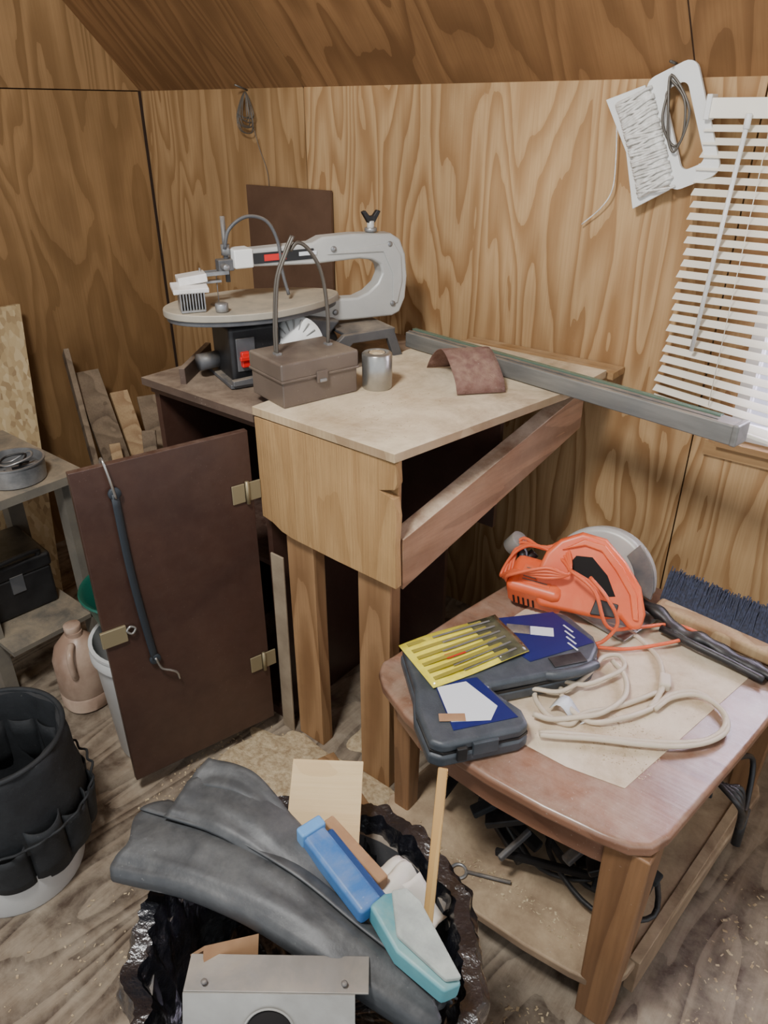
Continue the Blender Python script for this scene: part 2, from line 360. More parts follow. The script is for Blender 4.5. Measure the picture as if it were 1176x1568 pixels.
# ---------------------------------------------------------------- cabinet
c=grp("storage_cabinet")
boxes("carcass",[(-1.685,-1.665,1.10,1.84,0,.955),(-1.275,-1.257,1.10,1.84,0,.955),(-1.665,-1.275,1.82,1.84,0,.955),(-1.665,-1.275,1.10,1.84,.0,.03),(-1.665,-1.275,1.14,1.82,.5,.515),(-1.685,-1.257,1.09,1.12,.935,.955)],[M['brown']],c)
boxes("top",[(-1.70,-1.262,1.075,1.85,.955,.975)],[M['browntop']],c)
beam("loose_brown_board",(-1.69,1.30,1.0),(-1.565,1.11,.995),.016,.045,M['browntop'])
hx,hy=-1.262,1.062; ex,ey=-1.372,.66
dl=math.hypot(ex-hx,ey-hy); dang=math.degrees(math.atan2(ey-hy,ex-hx))
DM=rz(dang,(hx,hy,0))
d=grp("cabinet_door")
S=1 if (DM.to_3x3()@Vector((0,1,0))).dot(Vector((1,-.3,0)))>0 else -1
def dp(x,y,z): return DM@Vector((x,S*y,z))
box("door_panel",None,(dl-.01,.018,.89),M['brown'],d,bevel=.002,mw=DM@T((dl+.01)/2,0,.50))
for zc in(.79,.27):
    for dx in(-.012,.03):
        box("hinge_leaf",dp(.02+dx,.012,zc),(.034,.004,.05),M['brass'],d,rot=dang)
    rod("hinge_pin",dp(.028,.016,zc-.03),dp(.028,.016,zc+.03),.005,M['brass'],d,10)
box("hasp_plate",dp(dl-.02,.013,.52),(.06,.008,.045),M['brass'],d,rot=dang)
tube("hasp_ring",[dp(dl-.06,.016,.535),dp(dl-.07,.018,.527),dp(dl-.06,.02,.517),dp(dl-.05,.018,.527)],.003,M['alum'],d,cyc=True)
sp=grp("rubber_tie_strap")
tube("strap_body",[dp(.335,.018,.88),dp(.333,.018,.7),dp(.325,.018,.55),dp(.315,.018,.42)],.010,M['strap'],sp,flat=.35)
for q in((.335,.88),(.315,.42)):
    cyl("strap_eyelet",None,.014,.008,M['strap'],sp,mw=DM@T(q[0],S*.018,q[1])@RX(90))
tube("top_hook",[dp(.335,.022,.87),dp(.34,.024,.91),dp(.345,.018,.952),dp(.345,0,.958),dp(.345,-.016,.93)],.003,M['alum'],sp)
tube("bottom_hook",[dp(.315,.022,.425),dp(.305,.024,.39),dp(.285,.026,.375),dp(.27,.026,.36),dp(.265,.022,.335)],.003,M['alum'],sp)
# ---------------------------------------------------------------- workbench
wb=grp("workbench")
prism("plywood_top",[(-1.255,1.068),(-.83,1.062),(-.735,1.62),(-.73,1.84),(-1.255,1.84)],.978,.999,M['btop'],wb,bevel=.0015)
prof=[(-1.25,.975),(-.90,.975),(-.832,.975),(-.828,.93),(-.834,.915),(-.875,.902),(-.835,.892),(-.828,.85),(-.832,.78),(-.828,.672),(-1.0,.676),(-1.15,.683),(-1.185,.69),(-1.215,.705),(-1.25,.712)]
boxes("front_fascia_backing",[(-1.24,-.84,1.088,1.092,.70,.97)],[M['fascia']],wb)
def prism_xz(name,poly,y0,y1,mat,parent):
    n=len(poly); v=[(x,y0,z) for x,z in poly]+[(x,y1,z) for x,z in poly]
    f=[tuple(range(n))[::-1],tuple(range(n,2*n))]+[(i,(i+1)%n,n+(i+1)%n,n+i) for i in range(n)]
    return mesh(name,v,f,mat,parent,bevel=.001)
prism_xz("front_fascia",prof,1.068,1.088,M['fascia'],wb)
box("front_leg_left",(-1.150,1.112,.46),(.092,.04,.92),M['stud'],wb)
box("front_leg_right",(-.912,1.112,.48),(.096,.04,.96),M['stud'],wb)
hexa("side_beam",[(-.868,1.10,.662),(-.868,1.10,.79),(-.81,1.80,.84),(-.81,1.80,.95),(-.830,1.095,.655),(-.830,1.095,.785),(-.765,1.80,.84),(-.765,1.80,.95)],ply("side_beam_lumber",(160,120,90),(116,82,58),(9,.9,9),6,(150,4,150),.6,dust=.85,dcol=(216,198,172),k=1.0),wb,bevel=.002)
boxes("dark_divider",[(-1.25,-1.02,1.55,1.565,0,.975),(-1.02,-.87,1.55,1.565,.60,.975)],[M['brown']],wb)
boxes("wall_cleat",[(-1.25,-.76,1.88,1.928,.90,.972)],[M['edge']],wb)
boxes("rear_plank",[(-1.20,-.715,1.85,1.925,.972,.99)],[M['edge']],wb)
mb=grp("steel_box_beam")
p0=Vector((-1.27,1.700,1.0225));p1=Vector((-.31,1.54,1.0225))
beam("channel",p0,p1,.05,.044,M['bar'],mb,.004)
dirb=(p1-p0).normalized()
beam("top_strip",p0+Vector((0,.012,.0235)),p1+Vector((0,.012,.0235))-dirb*.05,.014,.003,M['green'],mb,.0005)
beam("top_groove",p0+Vector((0,-.012,.023)),p1+Vector((0,-.012,.023))-dirb*.05,.006,.002,M['darkgrey'],mb,.0005)
beam("end_cap",p1-dirb*.012+Vector((0,0,.001)),p1+dirb*.002+Vector((0,0,.001)),.053,.047,M['bar'],mb,.004)
def sandf(u,v):
    a=Vector((-.925,1.425,0)).lerp(Vector((-.845,1.515,0)),v)
    o=Vector((-.185,.13,0))*(u+.05*math.sin(u*6))
    z=1.002+.078*(max(0,math.sin(math.pi*min(u*1.02,1)))**.6)
    return a+o+Vector((0,0,z))
grid("sandpaper_belt",sandf,24,6,M['sand'],None,.002)
tp=grp("tape_roll")
TX,TY=-1.115,1.355
lathe("roll",[(.02,0),(.035,0),(.037,.003),(.037,.085),(.034,.088),(.022,.088),(.02,.084),(.02,0)],(TX,TY,.999),M['alum'],tp)
cyl("core",(TX,TY,1.045),.0195,.08,M['card'],tp)
cyl("dust_in_core",(TX,TY,1.0865),.0195,.003,M['sawdust'],tp)
tb=grp("steel_toolbox")
TM=rz(76,(-1.228,1.218,.999))
def tbox(name,c,s,mat,bev=.003): return box(name,None,s,mat,tb,bevel=bev,mw=TM@Matrix.Translation(c))
tbox("body",(0,0,.031),(.205,.148,.062),M['tan'],.004)
tbox("lid",(0,0,.084),(.212,.155,.042),M['tan'],.006)
tbox("lid_rim",(0,0,.063),(.214,.157,.006),M['tan'],.002)
tbox("latch",(0.0,-.08,.06),(.03,.006,.028),M['tan'],.002)
tbox("latch_loop",(0.0,-.084,.052),(.018,.006,.008),M['steel'],.002)
tbox("handle_mount_1",(-.07,0,.107),(.014,.02,.006),M['steel'],.001)
tbox("handle_mount_2",(.07,0,.107),(.014,.02,.006),M['steel'],.001)
for oy in(-.004,.005):
    tube("tall_wire_handle",[TM@Vector(p) for p in((-.072,oy,.105),(-.07,oy,.17),(-.058,oy,.27),(-.03,oy,.33),(-.012,oy,.36))],.0035,M['wire'],tb)
tube("wire_handle_r",[TM@Vector(p) for p in((.07,0,.105),(.072,0,.18),(.06,0,.27),(.03,0,.325),(.0,0,.345),(-.02,0,.33))],.0045,M['wire'],tb)
# ---------------------------------------------------------------- scroll saw
ss=grp("scroll_saw")
A=rz(68.3,(-1.45,1.40,0))
def sl(s,y,z): return A@Vector((s,y,z))
def sbox(name,c,s,mat,bev=.003,rot=None):
    m=A@Matrix.Translation(c)
    if rot is not None: m=m@rot
    return box(name,None,s,mat,ss,bevel=bev,mw=m)
PX=A@RX(90)
arm=[(-.136,1.296),(.06,1.300),(.09,1.312),(.18,1.314),(.295,1.308),(.325,1.29),(.342,1.25),(.349,1.19),(.343,1.13),(.325,1.092),(.30,1.084),(.158,1.088),(.02,1.098),(.02,1.138),(.135,1.15),(.19,1.147),(.225,1.158),(.255,1.18),(.268,1.205),(.262,1.228),(.235,1.243),(.198,1.249),(.06,1.246),(-.136,1.256)]
prism("c_arm",arm,-.024,.024,M['saw'],ss,mw=PX,bevel=.007,seg=3)
prism("arm_rib",[(.10,1.268),(.30,1.285),(.325,1.25),(.33,1.18),(.315,1.12),(.30,1.12),(.30,1.20),(.27,1.262)],.022,.028,M['saw'],ss,mw=PX,bevel=.002)
sbox("front_cap",(-.128,0,1.276),(.05,.056,.046),M['white'],.004)
sbox("badge_black",(-.02,-.0255,1.274),(.165,.003,.026),M['black'],.001)
sbox("badge_red",(-.045,-.0275,1.274),(.06,.002,.016),M['red'],.001)
sbox("badge_white",(.045,-.0275,1.276),(.05,.002,.010),M['label'],.001)
for s_,z in((.12,1.28),(.30,1.12),(.12,1.115),(.29,1.28)):
    cyl("bolt",None,.008,.006,M['steel'],ss,mw=A@T(s_,-.026,z)@RX(90),seg=12)
cyl("knob_stem",sl(.245,0,1.325),.01,.03,M['saw'],ss)
cyl("knob_washer",sl(.245,0,1.318),.017,.01,M['steel'],ss)
prism("wing_knob",[(-.028,.028),(-.018,.032),(-.006,.018),(.006,.018),(.018,.032),(.028,.028),(.01,0),(-.01,0)],-.007,.007,M['black'],ss,mw=A@T(.245,0,1.335)@RX(90),bevel=.002)
rod("lift_rod",sl(-.165,0,1.22),sl(-.165,0,1.375),.006,M['darkgrey'],ss)
rod("tension_spring",sl(-.165,0,1.285),sl(-.165,0,1.31),.011,M['steel'],ss)
sbox("clamp_block",(-.17,0,1.262),(.04,.03,.028),M['darkgrey'],.003)
sbox("clamp_fork",(-.20,-.012,1.245),(.07,.006,.010),M['steel'],.001)
sbox("clamp_fork_2",(-.20,.012,1.245),(.07,.006,.010),M['steel'],.001)
sbox("clamp_fork_3",(-.21,0,1.225),(.05,.02,.006),M['steel'],.001)
rod("blade",sl(-.195,0,1.24),sl(-.195,0,1.17),.0012,M['steel'],ss,6)
rod("hold_down_rod",sl(-.235,0,1.26),sl(-.235,0,1.19),.0025,M['steel'],ss,8)
cyl("clamp_screw",None,.008,.03,M['steel'],ss,mw=A@T(-.18,-.03,1.262)@RX(90),seg=12)
tube("blower_hose",[sl(-.17,-.01,1.30),sl(-.155,-.012,1.345),sl(-.11,-.015,1.372),sl(-.06,-.02,1.36),sl(-.035,-.025,1.31),sl(-.03,-.03,1.24),sl(-.02,-.04,1.18)],.0045,M['darkgrey'],ss)
ov=[]
for i in range(48):
    a=2*math.pi*i/48; x=math.cos(a); y=math.sin(a)
    ov.append((-.1+.236*x,(.145-.035*max(0,x))*y))
prism("oval_table",ov,1.150,1.168,M['sawtable'],ss,mw=A,bevel=.003)
prism("table_rim",[(x*.97-.003,y*.96) for x,y in ov],1.138,1.151,M['darkgrey'],ss,mw=A,bevel=.002)
cyl("blade_insert",sl(-.195,0,1.1685),.022,.002,M['steel'],ss)
sbox("motor_housing",(-.135,-.01,1.055),(.14,.15,.14),M['black'],.012)
sbox("switch_plate",(-.165,-.087,1.055),(.05,.004,.085),M['darkgrey'],.002)
sbox("red_switch",(-.17,-.095,1.045),(.024,.016,.04),M['red'],.004)
sbox("red_switch_key",(-.17,-.105,1.05),(.036,.010,.012),M['red'],.003)
tube("dust_port",[sl(-.2,.03,1.02),sl(-.26,.02,1.02)],.022,M['darkgrey'],ss,smooth=False,seg=20)
prism("tilt_bracket",[(-.20,1.135),(-.05,1.135),(.12,1.10),(.05,1.03),(-.06,1.02),(-.20,1.06)],-.03,.06,M['darkgrey'],ss,mw=PX,bevel=.008)
prism("motor_cylinder",[(-.06,1.0),(.09,1.0),(.12,1.05),(.09,1.09),(-.06,1.09)],-.06,.05,M['black'],ss,mw=PX,bevel=.012)
fr=[(-.215,.985),(-.215,1.0),(.02,1.012),(.10,1.075),(.25,1.078),(.285,.985),(.255,.985),(.232,1.05),(.125,1.05),(.06,.985)]
for y0 in(-.118,.10):
    prism("base_side",fr,y0,y0+.018,M['darkgrey'],ss,mw=PX,bevel=.003)
sbox("base_plate",(-.10,0,.983),(.24,.22,.012),M['darkgrey'],.003)
sbox("base_rear",(.245,0,1.068),(.03,.22,.016),M['darkgrey'],.003)
sbox("base_top",(.17,0,1.073),(.13,.21,.010),M['darkgrey'],.003)
WM=T(-1.362,1.330,1.066)@RZ(22)@RX(72)
lathe("fan_wheel",[(0,.016),(.03,.016),(.045,.01),(.068,.006),(.073,0),(.068,-.004),(0,-.004)],None,M['white'],ss,mw=WM)
for i in range(18):
    a=2*math.pi*i/18
    box("fan_rib",None,(.030,.003,.006),M['alum'],ss,bevel=.001,mw=WM@Matrix.Rotation(a,4,'Z')@T(.050,0,.010))
nb=grp("finned_parts_tray")
NM=rz(60,sl(-.275,-.04,1.169))
box("tray",None,(.06,.055,.006),M['steel'],nb,mw=NM@T(0,0,.003))
for i in range(9):
    box("fin",None,(.003,.055,.04),M['steel'],nb,bevel=.0005,mw=NM@T(-.028+i*.007,0,.026))
box("clear_packet",None,(.085,.06,.012),M['clear'],nb,mw=NM@T(.0,.01,.053)@RX(8))
box("clear_box",None,(.07,.055,.02),M['clear'],nb,mw=NM@T(.01,.035,.070)@RY(-6))
cyl("steel_bushing",sl(-.215,-.085,1.179),.016,.02,M['steel'])
# ---------------------------------------------------------------- left corner scraps, osb, stand
hexa("osb_sheet",[(-2.44,.55,0),(-2.69,.60,1.0),(-2.455,.55,0),(-2.705,.60,1.0),(-2.38,1.03,0),(-2.66,1.25,1.0),(-2.395,1.03,0),(-2.675,1.25,1.0)],M['osb'])
sc=grp("scrap_lumber_pile")
def stick(p0,p1,w,h,m): 
    o=beam("offcut",p0,p1,w,h,M[m],sc); return o
stick((-2.25,1.22,0),(-2.66,1.38,.80),.02,.09,'scrap2')
stick((-2.18,1.32,0),(-2.62,1.42,.72),.10,.018,'scrap2')
stick((-2.15,1.40,0),(-2.58,1.52,.62),.07,.02,'scrap')
stick((-2.10,1.42,0),(-2.5,1.60,.60),.09,.018,'scrap2')
stick((-2.05,1.5,0),(-2.45,1.78,.56),.10,.02,'scrap')
stick((-1.98,1.5,0),(-2.30,1.84,.50),.09,.02,'scrap')
stick((-1.95,1.6,0),(-2.12,1.88,.52),.08,.02,'scrap2')
stick((-1.92,1.55,0),(-2.32,1.75,.60),.03,.03,'brown')
stick((-1.84,1.6,0),(-1.98,1.88,.60),.09,.02,'scrap')
stick((-2.12,1.30,0),(-2.30,1.45,.55),.05,.02,'scrap2')
stick((-2.02,1.36,0),(-2.20,1.50,.58),.04,.02,'scrap')
stick((-1.94,1.36,0),(-2.05,1.55,.60),.06,.02,'scrap')
stick((-1.86,1.34,0),(-1.93,1.55,.66),.05,.02,'scrap2')
stick((-1.90,1.45,0),(-2.02,1.66,.62),.06,.018,'scrap')
stick((-2.22,1.28,0),(-2.40,1.36,.50),.04,.015,'scrap')
stick((-2.00,1.30,0),(-2.12,1.42,.48),.05,.03,'scrap')
stick((-1.74,1.40,0),(-1.80,1.60,1.04),.05,.02,'scrap2')
stick((-1.78,1.30,0),(-1.84,1.86,.90),.03,.03,'scrap2')
stick((-1.76,1.26,0),(-1.79,1.45,1.0),.02,.03,'scrap')
st=grp("grey_side_stand")
boxes("top",[(-2.34,-1.86,.30,.95,.675,.70)],[M['greypaint']],st)
boxes("legs",[(-1.95,-1.90,.89,.935,0,.675),(-2.08,-1.99,.62,.66,0,.675),(-2.33,-2.28,.88,.93,0,.675)],[M['greypaint']],st)
boxes("apron",[(-2.32,-1.88,.91,.93,.62,.675),(-2.32,-1.9,.64,.9,.20,.215)],[M['greypaint']],st)
pn=grp("round_metal_pan")
lathe("pan",[(0,0),(.072,0),(.078,.004),(.08,.055),(.083,.056),(.083,.06),(.077,.06),(.074,.008),(0,.006)],(-1.955,.80,.70),M['steel'],pn)
tube("coiled_wire",[(-1.97,.80,.73),(-1.93,.83,.75),(-1.92,.78,.76),(-1.96,.76,.75),(-1.995,.80,.755),(-1.96,.84,.76),(-1.92,.80,.75)],.003,M['black'],pn)
box("steel_clip",(-1.955,.80,.72),(.05,.03,.025),M['steel'],pn,rot=30)
box("steel_clip_2",(-1.93,.82,.742),(.07,.02,.012),M['darkgrey'],pn,rot=70)
tube("coiled_wire_2",[(-1.99,.81,.74),(-1.96,.85,.765),(-1.91,.83,.77),(-1.92,.77,.76),(-1.98,.77,.75)],.003,M['steel'],pn,cyc=True)
bx=grp("black_tool_case")
box("body",(-2.17,.78,.285),(.24,.2,.135),M['black'],bx,bevel=.01,rot=-5)
box("lid",(-2.17,.78,.375),(.25,.21,.05),M['black'],bx,bevel=.012,rot=-5)
box("latch",(-2.05,.76,.33),(.01,.04,.06),M['darkgrey'],bx,rot=-5)
tube("handle",[(-2.05,.70,.40),(-2.04,.71,.42),(-2.04,.83,.42),(-2.05,.84,.40)],.008,M['black'],bx)
jg=grp("plastic_jug")
def jf(p,a,i):
    p.x=math.copysign(abs(p.x/ .075)**.8*.075,p.x) if abs(p.x)>1e-6 else p.x
    return p
lathe("body",[(0,0),(.06,0),(.072,.008),(.073,.05),(.070,.055),(.073,.06),(.073,.17),(.06,.21),(.03,.245),(.022,.25),(.022,.265),(0,.265)],(-1.80,.78,0),M['jug'],jg,fn=jf)
cyl("cap",(-1.80,.78,.273),.024,.022,M['jug'],jg)
tube("handle",[(-1.765,.75,.245),(-1.735,.725,.23),(-1.732,.722,.18),(-1.745,.732,.145)],.010,M['jug'],jg)
bk=grp("white_bucket")
BX,BY=-1.50,.835
lathe("body",[(0,0),(.118,0),(.122,.01),(.138,.33),(.146,.33),(.146,.345),(.140,.36),(.144,.362),(.144,.37),(.134,.37),(.12,.02),(0,.015)],(BX,BY,0),M['bucket'],bk)
gp=grp("green_plastic_tub")
lathe("body",[(0,.372),(.09,.372),(.13,.50),(.138,.505),(.135,.51),(.125,.505),(.088,.38),(0,.38)],(BX-.03,BY+.01,0),M['greenp'],gp)
# ---------------------------------------------------------------- black bucket tool organiser
tbk=grp("bucket_tool_organizer")
BC=(-1.42,.38)
lathe("white_bucket_base",[(0,0),(.138,0),(.142,.01),(.146,.08),(.146,.1),(0,.1)],(BC[0]+.01,BC[1]-.02,0),M['bucket'],tbk)
def bf(p,a,i):
    k=.004*math.sin(a*9+i*.7)+.003*noise.noise(Vector((math.cos(a)*3,math.sin(a)*3,p.z*14)))
    r=math.hypot(p.x,p.y)
    if r>.05: p.x*=(r+k)/r; p.y*=(r+k)/r
    return p
lathe("canvas_sleeve",[(.146,.06),(.156,.07),(.160,.12),(.158,.17),(.164,.18),(.162,.25),(.157,.30),(.158,.36),(.156,.385),(.150,.395),(.142,.392),(.138,.36),(.132,.2),(.125,.12),(0,.115)],(BC[0],BC[1],0),M['fabric'],tbk,fn=bf,seg=72)
tube("rim_binding",[(BC[0]+.152*math.cos(a*math.pi/12),BC[1]+.152*math.sin(a*math.pi/12),.395) for a in range(24)],.006,M['fabric'],tbk,cyc=True)
for i in range(12):
    a=2*math.pi*i/12
    m=T(BC[0],BC[1],0)@Matrix.Rotation(a,4,'Z')
    hh0=random.uniform(.085,.10); ht=random.uniform(.10,.16)
    def pk(u,v,m=m,i=i):
        w_=(u-.5)*.50; hh=hh0+ht*v; bul=.020*math.sin(math.pi*u)**.6*(0.5+.5*v)
        r=.162+bul
        return m@Vector((r*math.cos(w_),r*math.sin(w_),hh-.012*math.sin(math.pi*u)*v))
    grid("pocket",pk,10,5,M['fabric'],tbk,.003)
    m2=T(BC[0],BC[1],0)@Matrix.Rotation(a+.2,4,'Z')
    def pk3(u,v,m=m2):
        w_=(u-.5)*.46; r=.1375-.012*math.sin(math.pi*u)**.6*(0.6+.5*v); return m@Vector((r*math.cos(w_),r*math.sin(w_),.18+.14*v))
    grid("inner_pocket",pk3,6,3,M['fabric'],tbk,.003)
tube("elastic_loops",[(BC[0]+(.180+.008*(a%2))*math.cos(a*math.pi/24),BC[1]+(.180+.008*(a%2))*math.sin(a*math.pi/24),.215+.006*(a%2)) for a in range(48)],.003,M['fabric'],tbk,cyc=True,k=3)
# ---------------------------------------------------------------- end table
et=grp("end_table")
out=[(-.795,1.01),(-.80,.985),(-.785,.955),(-.75,.925),(-.66,.885),(-.56,.863),(-.45,.855),(-.34,.858),(-.24,.868),(-.19,.878),(-.16,.90),(-.145,.94),(-.10,1.25),(-.06,1.58),(-.07,1.61),(-.10,1.63),(-.66,1.66),(-.70,1.64),(-.715,1.60),(-.77,1.24)]
prism("top",out,.512,.54,M['ttop'],et,bevel=.010,seg=4)
prism("inlay",[(-.70,1.01),(-.52,.965),(-.35,.965),(-.245,.985),(-.16,1.42),(-.15,1.52),(-.62,1.56)],.5402,.5412,M['panel'],et)
cx,cy=-.43,1.26
def inset(P,k): return [(cx+(x-cx)*k,cy+(y-cy)*k) for x,y in P]
frame("apron",inset(out,.93),inset(out,.89),.44,.512,M['ttop'],et,Matrix.Identity(4))
def leg(name,x,y,w0,w1,dx=0,dy=0):
    v=[]
    for sx in(-1,1):
        for sy in(-1,1):
            for z,w_ in((0,w1),(.512,w0)):
                ox=dx if z==0 else 0; oy=dy if z==0 else 0
                v.append((x+ox+sx*w_/2,y+oy+sy*w_/2,z))
    hexa(name,v,M['tleg'],et,bevel=.005)
leg("leg_front_right",-.195,.93,.082,.062,0,-.008)
leg("leg_front_left",-.742,1.005,.05,.04)
leg("leg_rear_right",-.12,1.575,.07,.05)
leg("leg_rear_left",-.68,1.60,.06,.045)
prism("lower_shelf",inset(out,.96),.095,.12,M['shelf'],et,bevel=.006,seg=3)
beam("side_rail",(-.155,.98,.075),(-.105,1.56,.075),.022,.10,M['shelf'],et)
ub=grp("hand_tool_clutter")
for i in range(34):
    x=random.uniform(-.66,-.24); y=random.uniform(.98,1.48); a=random.uniform(0,3.14); l=random.uniform(.05,.15)
    beam("tool",(x-l*math.cos(a),y-l*math.sin(a)*.6,.13+i*.004),(x+l*math.cos(a),y+l*math.sin(a)*.6,.14+i*.005),random.uniform(.012,.045),.018,M[random.choice(['black','darkgrey','black','strap','dark','fabric'])],ub,.004)
box("shade_mass",(-.46,1.28,.21),(.44,.32,.17),M['fabric'],ub,bevel=.05,rot=8)  # dark bulk added to deepen the shade under the table
for i in range(4):
    x=random.uniform(-.6,-.3); y=random.uniform(1.05,1.2)
    tube("cable",[(x,y,.14),(x+.1,y+.05,.2),(x+.16,y-.05,.17),(x+.05,y-.10,.15),(x-.08,y-.05,.19),(x-.05,y+.08,.16)],.006,M['black'],ub)
tube("ring_spanner",[(-.535+.017*math.cos(a),.925+.017*math.sin(a),.125) for a in [i*math.pi/4 for i in range(8)]],.0035,M['steel'],ub,cyc=True)
rod("spanner_shank",(-.52,.935,.125),(-.43,.97,.13),.004,M['darkgrey'],ub)
hc=grp("hanging_power_cord")
for k in range(4):
    o=k*.012
    tube("loop",[(-.135+o*.6,1.22,.43),(-.09,1.20+o,.42),(-.075,1.24,.36-o),(-.08,1.32,.30),(-.10,1.38,.38),(-.13,1.30,.43)],.006,M['black'],hc)
rod("plug",(-.08,1.32,.30),(-.075,1.29,.22),.010,M['black'],hc)
# ---------------------------------------------------------------- jigsaw case
jc=grp("jigsaw_case")
Lp=[(-.762,1.0),(-.72,1.08),(-.66,1.17),(-.60,1.25),(-.56,1.315),(-.53,1.325),(-.45,1.29),(-.425,1.26),(-.415,1.21),(-.43,1.17),(-.485,1.09),(-.545,1.005),(-.52,1.0),(-.46,.99),(-.43,.965),(-.435,.94),(-.525,.815),(-.55,.808),(-.62,.86),(-.66,.91)]
prism("shell_lower",Lp,.5415,.570,M['case'],jc,bevel=.008,seg=3)
kx,ky=-.56,1.06
def csc(q): return [(kx+(x-kx)*q,ky+(y-ky)*q) for x,y in Lp]
prism("shell_upper",csc(.985),.572,.598,M['case'],jc,bevel=.010,seg=3)
prism("hinge_line",csc(.975),.568,.574,M['black'],jc)
box("handle_recess",(-.458,1.175,.599),(.075,.032,.003),M['black'],jc,rot=55)
tube("carry_handle",[(-.485,1.115,.585),(-.455,1.13,.59),(-.425,1.17,.59),(-.412,1.215,.585)],.011,M['case'],jc)
box("latch",(-.475,.885,.575),(.05,.008,.03),M['case'],jc,rot=54)
box("latch_button",(-.50,.845,.572),(.02,.008,.03),M['black'],jc,rot=54)
prism("blue_label",[(-.655,1.195),(-.56,1.305),(-.44,1.262),(-.515,1.12),(-.56,1.13)],.5985,.5995,M['navy'],jc)
box("label_white_block",(-.545,1.225,.6),(.05,.03,.0008),M['label'],jc,rot=30)
box("label_grey_block",(-.59,1.20,.6),(.05,.03,.0008),M['darkgrey'],jc,rot=30)
for i in range(4): box("label_text",(-.505+.012*i,1.27-.028*i*.6,.6),(.03,.004,.0008),M['label'],jc,rot=-20)
prism("blue_label_lower",[(-.63,.94),(-.575,1.01),(-.455,.965),(-.53,.86)],.5985,.5995,M['navy'],jc)
prism("white_label_lower",[(-.62,.935),(-.585,.985),(-.50,.965),(-.49,.925),(-.545,.875)],.5997,.6003,M['label'],jc)
box("picture_block",(-.55,.885,.6007),(.05,.02,.0008),M['card'],jc,rot=40)
yb=grp("blade_package")
def yf(u,v):
    a=Vector((-.755,.985)).lerp(Vector((-.655,1.21)),u); b_=Vector((-.622,.925)).lerp(Vector((-.53,1.14)),u)
    p=a.lerp(b_,v); return Vector((p.x,p.y,.604+.004*math.sin(u*5)*math.cos(v*4)))
grid("card",yf,10,6,M['yellow'],yb,.0015)
def yf3(u,v):
    q=yf(.70+.30*u,v); q.z+=.0022; return q
grid("dark_blister",yf3,6,6,M['smoke'],yb,.001)
for i in range(6):
    v0=.08+i*.155
    a=yf(.06,v0); q=yf(.82,v0); a.z+=.003; q.z+=.004
    beam("blade_slot",a,q,.009,.001,M['yellow2'],yb,0)
    a=yf(.30+.05*(i%2),v0+.035); q=yf(.90,v0+.035); a.z+=.0045; q.z+=.0045
    beam("blade_blank",a,q,.005,.001,M['steel'],yb,0)
q=yf(.38,.55); box("red_logo",(q.x,q.y,q.z+.0055),(.045,.014,.001),M['red'],yb,rot=65)
# ---------------------------------------------------------------- circular saw (orange)
cs=grp("circular_saw")
GM=T(-.545,1.535,.584)@RZ(2)@RX(68)
gd=[(.128*math.cos(math.radians(a)),.125*math.sin(math.radians(a))) for a in range(-4,185,7)]
prism("upper_guard",gd,-.035,.03,M['saw'],cs,mw=GM,bevel=.016,seg=3)
prism("guard_rim",[(.135*math.cos(math.radians(a)),.132*math.sin(math.radians(a))) for a in range(-4,60,6)]+[(.09*math.cos(math.radians(a)),.09*math.sin(math.radians(a))) for a in range(54,-5,-6)],.028,.036,M['darkgrey'],cs,mw=GM,bevel=.002)
box("base_shoe",(-.54,1.47,.552),(.30,.15,.006),M['steel'],cs,rot=-12)
HM_=T(-.548,1.395,.642)@RZ(18)@RX(58)
K=.00157
hp=[(-60,5),(-52,34),(-35,56),(-5,72),(30,68),(62,40),(88,8),(100,-28),(98,-50),(82,-55),(66,-40),(45,-48),(0,-48),(-50,-48),(-62,-25)]
prism("handle_housing",[(x*K,y*K) for x,y in hp],-.026,.024,M['orange'],cs,mw=HM_,bevel=.012,seg=4)
prism("handle_opening",[(-18*K,18*K),(-8*K,36*K),(15*K,38*K),(40*K,16*K),(56*K,-12*K),(40*K,-16*K),(20*K,4*K)],.0222,.0245,M['dark'],cs,mw=HM_,bevel=.001)
prism("grip_ridge",[(-30*K,40*K),(0,62*K),(30*K,58*K),(60*K,30*K),(84*K,-4*K),(92*K,-40*K),(84*K,-40*K),(74*K,-6*K),(50*K,24*K),(26*K,48*K),(2*K,52*K)],.020,.034,M['orange'],cs,mw=HM_,bevel=.004)
prism("black_grip_insert",[(30*K,-20*K),(62*K,-22*K),(60*K,-42*K),(25*K,-44*K)],.020,.030,M['black'],cs,mw=HM_,bevel=.003)
MB=T(-.635,1.375,.606)@RZ(10)@RX(25)
box("motor_block",None,(.135,.10,.085),M['orange'],cs,bevel=.018,mw=MB)
box("rating_plate",None,(.075,.05,.002),M['orangecord'],cs,mw=MB@T(0,-.005,.0432))
for i in range(5): box("plate_text",None,(.06,.003,.001),M['sand'],cs,bevel=0,mw=MB@T(0,-.022+i*.008,.0448))
for i in range(5): box("vent_slot",None,(.004,.004,.03),M['dark'],cs,bevel=0,mw=MB@T(-.045+i*.012,-.0495,-.01))
tube("front_neck",[(-.69,1.40,.62),(-.705,1.415,.645),(-.72,1.42,.66)],.014,M['black'],cs)
tube("lower_guard_lever",[(-.705,1.41,.585),(-.70,1.42,.62),(-.685,1.44,.645)],.013,M['black'],cs)
cyl("front_knob",None,.024,.04,M['sheetmetal'],cs,mw=T(-.728,1.42,.664)@RY(35))
box("trigger",None,(.04,.014,.02),M['black'],cs,bevel=.003,mw=HM_@T(-.005,.050,.0))
oc=grp("orange_extension_cord")
